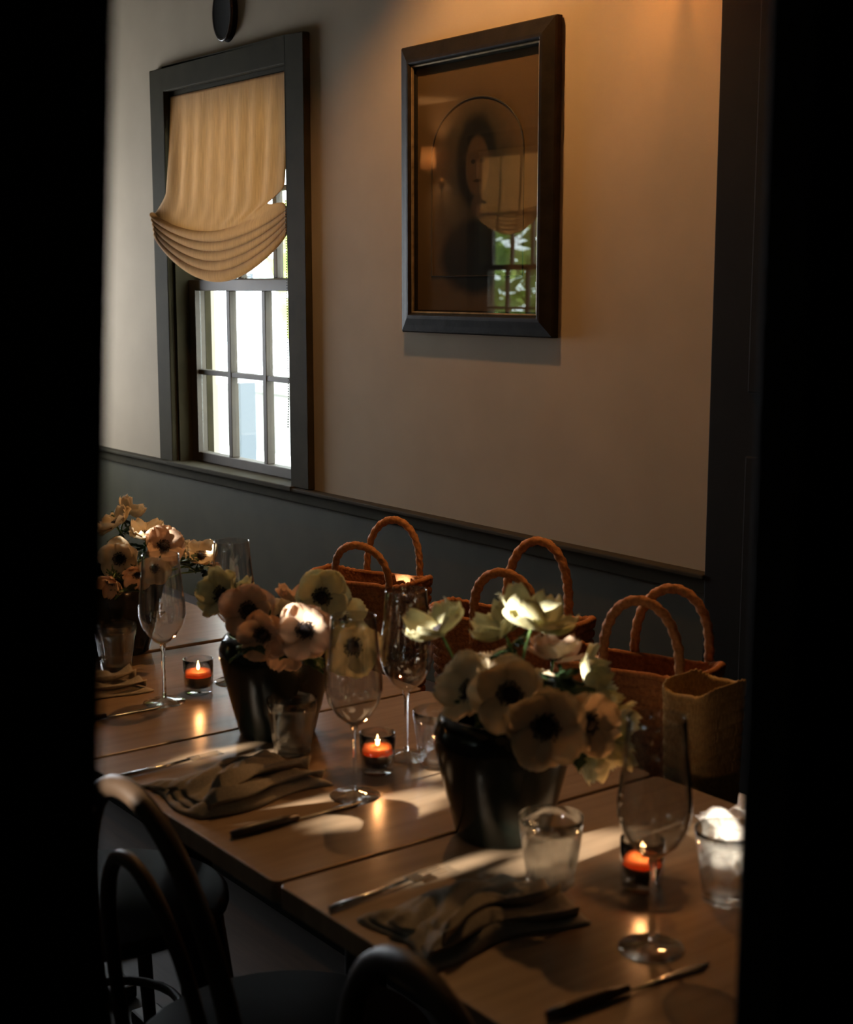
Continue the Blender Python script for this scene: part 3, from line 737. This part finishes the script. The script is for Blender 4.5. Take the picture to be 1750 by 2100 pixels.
# candles
def candle_proto():
    g = empty('votive_candle', (0, 0, 0))
    MB().lathe([(0, 0), (.022, 0), (.0245, .003), (.0265, .03), (.0270, .062), (.0255, .0625), (.0250, .03), (.022, .012), (0, .011)], 40).build('holder', M_bowl, g, smooth=True)
    cup = MB().lathe([(0, .012), (.021, .012), (.0235, .030), (.0225, .0305), (.0, .0305)], 32).build('cup', M_tin, g, smooth=True)
    MB().lathe([(0, .0308), (.0238, .0308), (.0242, .036), (.0235, .040), (.010, .0385), (0, .038)], 32).build('wax', M_wax, cup, smooth=True)
    MB().lathe([(0, .041), (.0025, .043), (.0032, .047), (.002, .053), (0, .059)], 12).build('flame', M_flame, cup, smooth=True)
    return g
CD = [(-2.237, 1.175, 'lit amber votive candle at the far left, beside a wine glass'),
      (-1.694, 1.185, 'lit amber votive candle in the middle, left of the near vase'),
      (-1.160, 1.200, 'lit amber votive candle behind the nearest wine glass')]
cp = candle_proto()
for i, (x, y, l) in enumerate(CD):
    g = cp if i == 0 else dup(cp)
    g.location = (x, y, .7502); tag(g, l, 'candle', 'lit votive candles on the tables')
    point('candle_light', (x, y, .7502+.056), .35, (1.0, .42, .14), .004)

# ================================================================== NAPKINS AND CUTLERY
def napkin(x, y, rz, label, seed=1, L_=.23, w=.13, m=None, sc=1.0, lift=.0):
    t = empty('linen_napkin', (x, y, .7505), rz); tag(t, label, 'napkin', 'loosely folded linen napkins')
    rng = random.Random(seed); ph = [rng.uniform(0, 6) for _ in range(4)]
    def layer(zo, hx, hy, curl):
        def top(u, v):
            X = (u-.5)*2*hx; Y = (v-.5)*2*hy
            wob = .010*math.sin(2.2*PI*v+ph[0]+zo*60)
            z = zo + .008*math.sin(9*u+ph[1])*math.sin(7*v+ph[2]) + .003*math.sin(23*u+11*v+ph[0]) + curl*math.exp(-((u-.94)/.10)**2)*(.7+.5*math.sin(4*v+ph[3])) + .008*math.sin(PI*u)*math.sin(PI*v) + .006
            edge = min(u, 1-u, v, 1-v)
            z = zo+(z-zo)*min(1, edge*14) + (curl*.8 if u > .98 else 0)
            return (X+wob, Y+.008*math.sin(6*u+ph[2]), max(zo, z))
        return MB().grid(top, 30, 40)
    layer(.0015, w/2, L_/2, .0).build('bottom_fold', m or M_napkin, t, smooth=True, solid=.002)
    layer(.006, w/2*.86, L_/2*.93, .016).build('middle_fold', m or M_napkin, t, smooth=True, solid=.002).rotation_euler = (0, 0, R(rng.uniform(-9, 9)))
    layer(.013, w/2*.60, L_/2*.86, .026).build('top_fold', m or M_napkin, t, smooth=True, solid=.002).rotation_euler = (0, 0, R(rng.uniform(6, 14)))
    return t
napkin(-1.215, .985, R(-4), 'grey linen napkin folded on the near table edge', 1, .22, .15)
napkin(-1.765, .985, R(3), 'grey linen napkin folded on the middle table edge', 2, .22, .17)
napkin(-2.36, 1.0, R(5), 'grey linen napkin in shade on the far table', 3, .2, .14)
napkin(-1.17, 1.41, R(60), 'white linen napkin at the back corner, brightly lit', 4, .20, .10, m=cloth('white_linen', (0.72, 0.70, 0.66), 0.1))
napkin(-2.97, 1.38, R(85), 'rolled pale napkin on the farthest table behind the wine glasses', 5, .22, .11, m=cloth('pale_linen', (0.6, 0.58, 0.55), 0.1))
def knife(x, y, rz, label):
    t = empty('table_knife', (x, y, .7503), rz); tag(t, label, 'knife', 'table knives beside the napkins')
    MB().grid(lambda u, v: ((.0075*math.sin(PI*min(1, .5+.5*(1-v)))*1.0)*(u-.5)*2*(1 if v < .85 else (1-v)/.15), .0+v*.115, .0015+.0012*math.cos(PI*(u-.5))), 7, 14).build('blade', M_steel, t, smooth=True, solid=.0012)
    MB().tube([(0, 0, .005), (0, -.03, .006), (0, -.08, .0065), (0, -.105, .0055)], lambda s_: .0042+.0022*math.sin(PI*s_*.9), 12).build('handle', M_dwood, t, smooth=True)
knife(-0.982, 1.0, R(-4), 'dark-handled knife right of the near napkin')
knife(-1.598, .985, R(2), 'dark-handled knife right of the middle napkin')
knife(-2.19, .975, R(2), 'dark-handled knife at the far table edge')
def fork(x, y, rz, label):
    t = empty('table_fork', (x, y, .7503), rz); tag(t, label, 'fork', 'table forks beside the napkins')
    m = MB().tube([(0, -.09, .004), (0, -.02, .004), (0, .03, .006)], lambda s_: .0038-.0016*s_, 10)
    m.build('handle', M_steel, t, smooth=True)
    m = MB().box(-.010, .010, .03, .05, .005, .0065)
    for k in range(4): m.box(-.010+k*.006, -.0078+k*.006, .05, .085, .005, .0062)
    m.build('tines', M_steel, t, bevel=.0008)
fork(-1.335, .95, R(4), 'steel fork left of the near napkin')
fork(-1.90, .95, R(2), 'steel fork left of the middle napkin')

# ================================================================== OUTDOORS
M_pave = noisy(mat('pale_paving', (0.78, 0.75, 0.70), 0.9), 3, 0.08)
M_white = mat('white_painted_wall', (0.9, 0.89, 0.86), 0.8)
M_foliage = cloth('garden_foliage', (0.36, 0.46, 0.15), 0.45, 5, 0, .5)
M_gobo = noisy(mat('sun_gobo_leaves', (0.06, 0.10, 0.03), 0.7), 5, 0.4)  # dark leaves of the added sun-shaping screen
M_post = mat('grey_post_paint', (0.10, 0.12, 0.14), 0.6)
def outdoor(o, label, cat, kind=None, group=None): return tag(o, label, cat, group, kind)
struct(MB().box(-16, 3, 2.36, 12, .2, .3).build('ground_terrace', M_pave), 'pale terrace beyond the window')
struct(MB().box(-16, 6, -10, -2.4, -.3, -.2).build('ground_garden', M_leaf), 'garden ground outside the opposite wall')
outdoor(MB().box(-5.50, -5.42, 3.08, 3.16, .3, 2.9).build('porch_post', M_post, bevel=.005), 'grey porch post seen through the middle panes', 'post')
outdoor(MB().box(-11.0, -5.6, 5.2, 5.5, .3, 0.72).box(-11.0, -5.6, 5.17, 5.53, .72, .78).build('garden_wall', noisy(mat('grey_stone', (.30, .30, .29), .8), 6, .2), bevel=.01), 'low grey garden wall seen through the lower right panes', 'wall')
sd = empty('white_shutter', (-4.95, 2.75, .3)); tag(sd, 'white painted shutter outside the left panes with a dark hook', 'shutter')
MB().box(-.82, -.02, -.02, .02, 0, 2.2).build('leaf', M_white, sd, bevel=.004)
MB().tube([(-.20, -.03, .98), (-.195, -.04, .94), (-.205, -.04, .86), (-.19, -.04, .82), (-.16, -.04, .83)], .012, 8).build('hook', M_post, sd, smooth=True)
def blob_tree(name, c, r, n, label, cat, seed, sz=.12, mat_=None):
    rng = random.Random(seed); m = MB()
    for _ in range(n):
        v = Vector((rng.gauss(0, 1), rng.gauss(0, 1), rng.gauss(0, 1))).normalized()*(rng.random()**.45)
        p = Vector(c)+Vector((v.x*r[0], v.y*r[1], v.z*r[2]))
        a = Vector((rng.gauss(0, 1), rng.gauss(0, 1), rng.gauss(0, 1))).normalized(); b = a.orthogonal().normalized(); s_ = sz*rng.uniform(.5, 1.2)
        k = len(m.v); m.v += [p-a*s_, p-b*s_*.45, p+a*s_, p+b*s_*.45]; m.f.append((k, k+1, k+2, k+3))
    return outdoor(m.build(name, mat_ or M_foliage), label, cat, 'stuff')
blob_tree('shrub_foliage', (-8.4, 7.2, 1.7), (3.2, 1.0, 1.7), 5200, 'pale green garden foliage beyond the back window', 'foliage', 11, .16)
blob_tree('outdoor_leaves', (-11.2, -6.5, 1.9), (3.8, 1.6, 2.6), 5200, 'sunlit garden foliage mirrored in the portrait glass', 'foliage', 12, .17)

# added unseen leaf screen, its holes placed to shape the sun patches indoors
GAP = []
YT = -2.75
def gap(p, hx, hz):
    p = Vector(p); t = (YT-p.y)/SUN_D.y; q = p+SUN_D*t; GAP.append((q.x, q.z, hx, hz))
te = math.tan(SUN_EL)
for x, y, hx, hy in ((-1.56, 1.11, .04, .10), (-1.345, 1.06, .012, .06), (-1.30, 1.22, .035, .08), (-1.92, 1.03, .014, .06), (-1.645, 1.0, .012, .07),
                     (-1.25, 1.36, .022, .05), (-1.20, 1.46, .045, .04), (-1.64, 1.30, .02, .06), (-1.86, 1.09, .012, .04)):
    gap((x, y, .75), hx, hy*te)
for px, py, Z, h in ((630, 1262, 2.17, .014), (1090, 1262, 1.84, .018), (1205, 1380, 1.88, .012), (905, 1285, 1.86, .013), (430, 1115, 2.88, .012), (320, 1085, 2.82, .012)):
    gap(at_depth(px, py, Z), h, h)
rng = random.Random(21); m = MB()
def blocked(x, z, r):
    for gx, gz, hx, hz in GAP:
        if ((x-gx)/(hx+r))**2+((z-gz)/(hz+r))**2 < 1: return True
    return False
for pas, (step, rad) in enumerate(((.045, .045), (.03, .028), (.018, .014), (.012, .008))):
    nx = int(2.35/step); nzz = int(1.75/step)
    for i in range(nx):
        for j in range(nzz):
            x = -3.0+i*step+rng.uniform(-.3, .3)*step; z = .75+j*step+rng.uniform(-.3, .3)*step
            if blocked(x, z, rad*.85): continue
            if pas >= 2 and not blocked(x, z, rad*.85+.05): continue
            y = YT+rng.uniform(-.1, .1)
            x += SUN_D.x*(y-YT); z2 = z-te*(y-YT)
            a = rng.uniform(0, PI); k = len(m.v)
            ty = rng.uniform(-.35, .35)
            for q in range(6):
                b = a+PI*q/3; rr = rad*(1.15 if q % 3 == 0 else .95)
                m.v.append(Vector((x+rr*math.cos(b), y+ty*rr*math.sin(b), z2+rr*math.sin(b))))
            m.f.append(tuple(k+q for q in range(6)))
outdoor(m.build('outdoor_leaves', M_gobo), 'added unseen leaf screen whose cut holes dapple the table with sun', 'foliage', 'stuff')
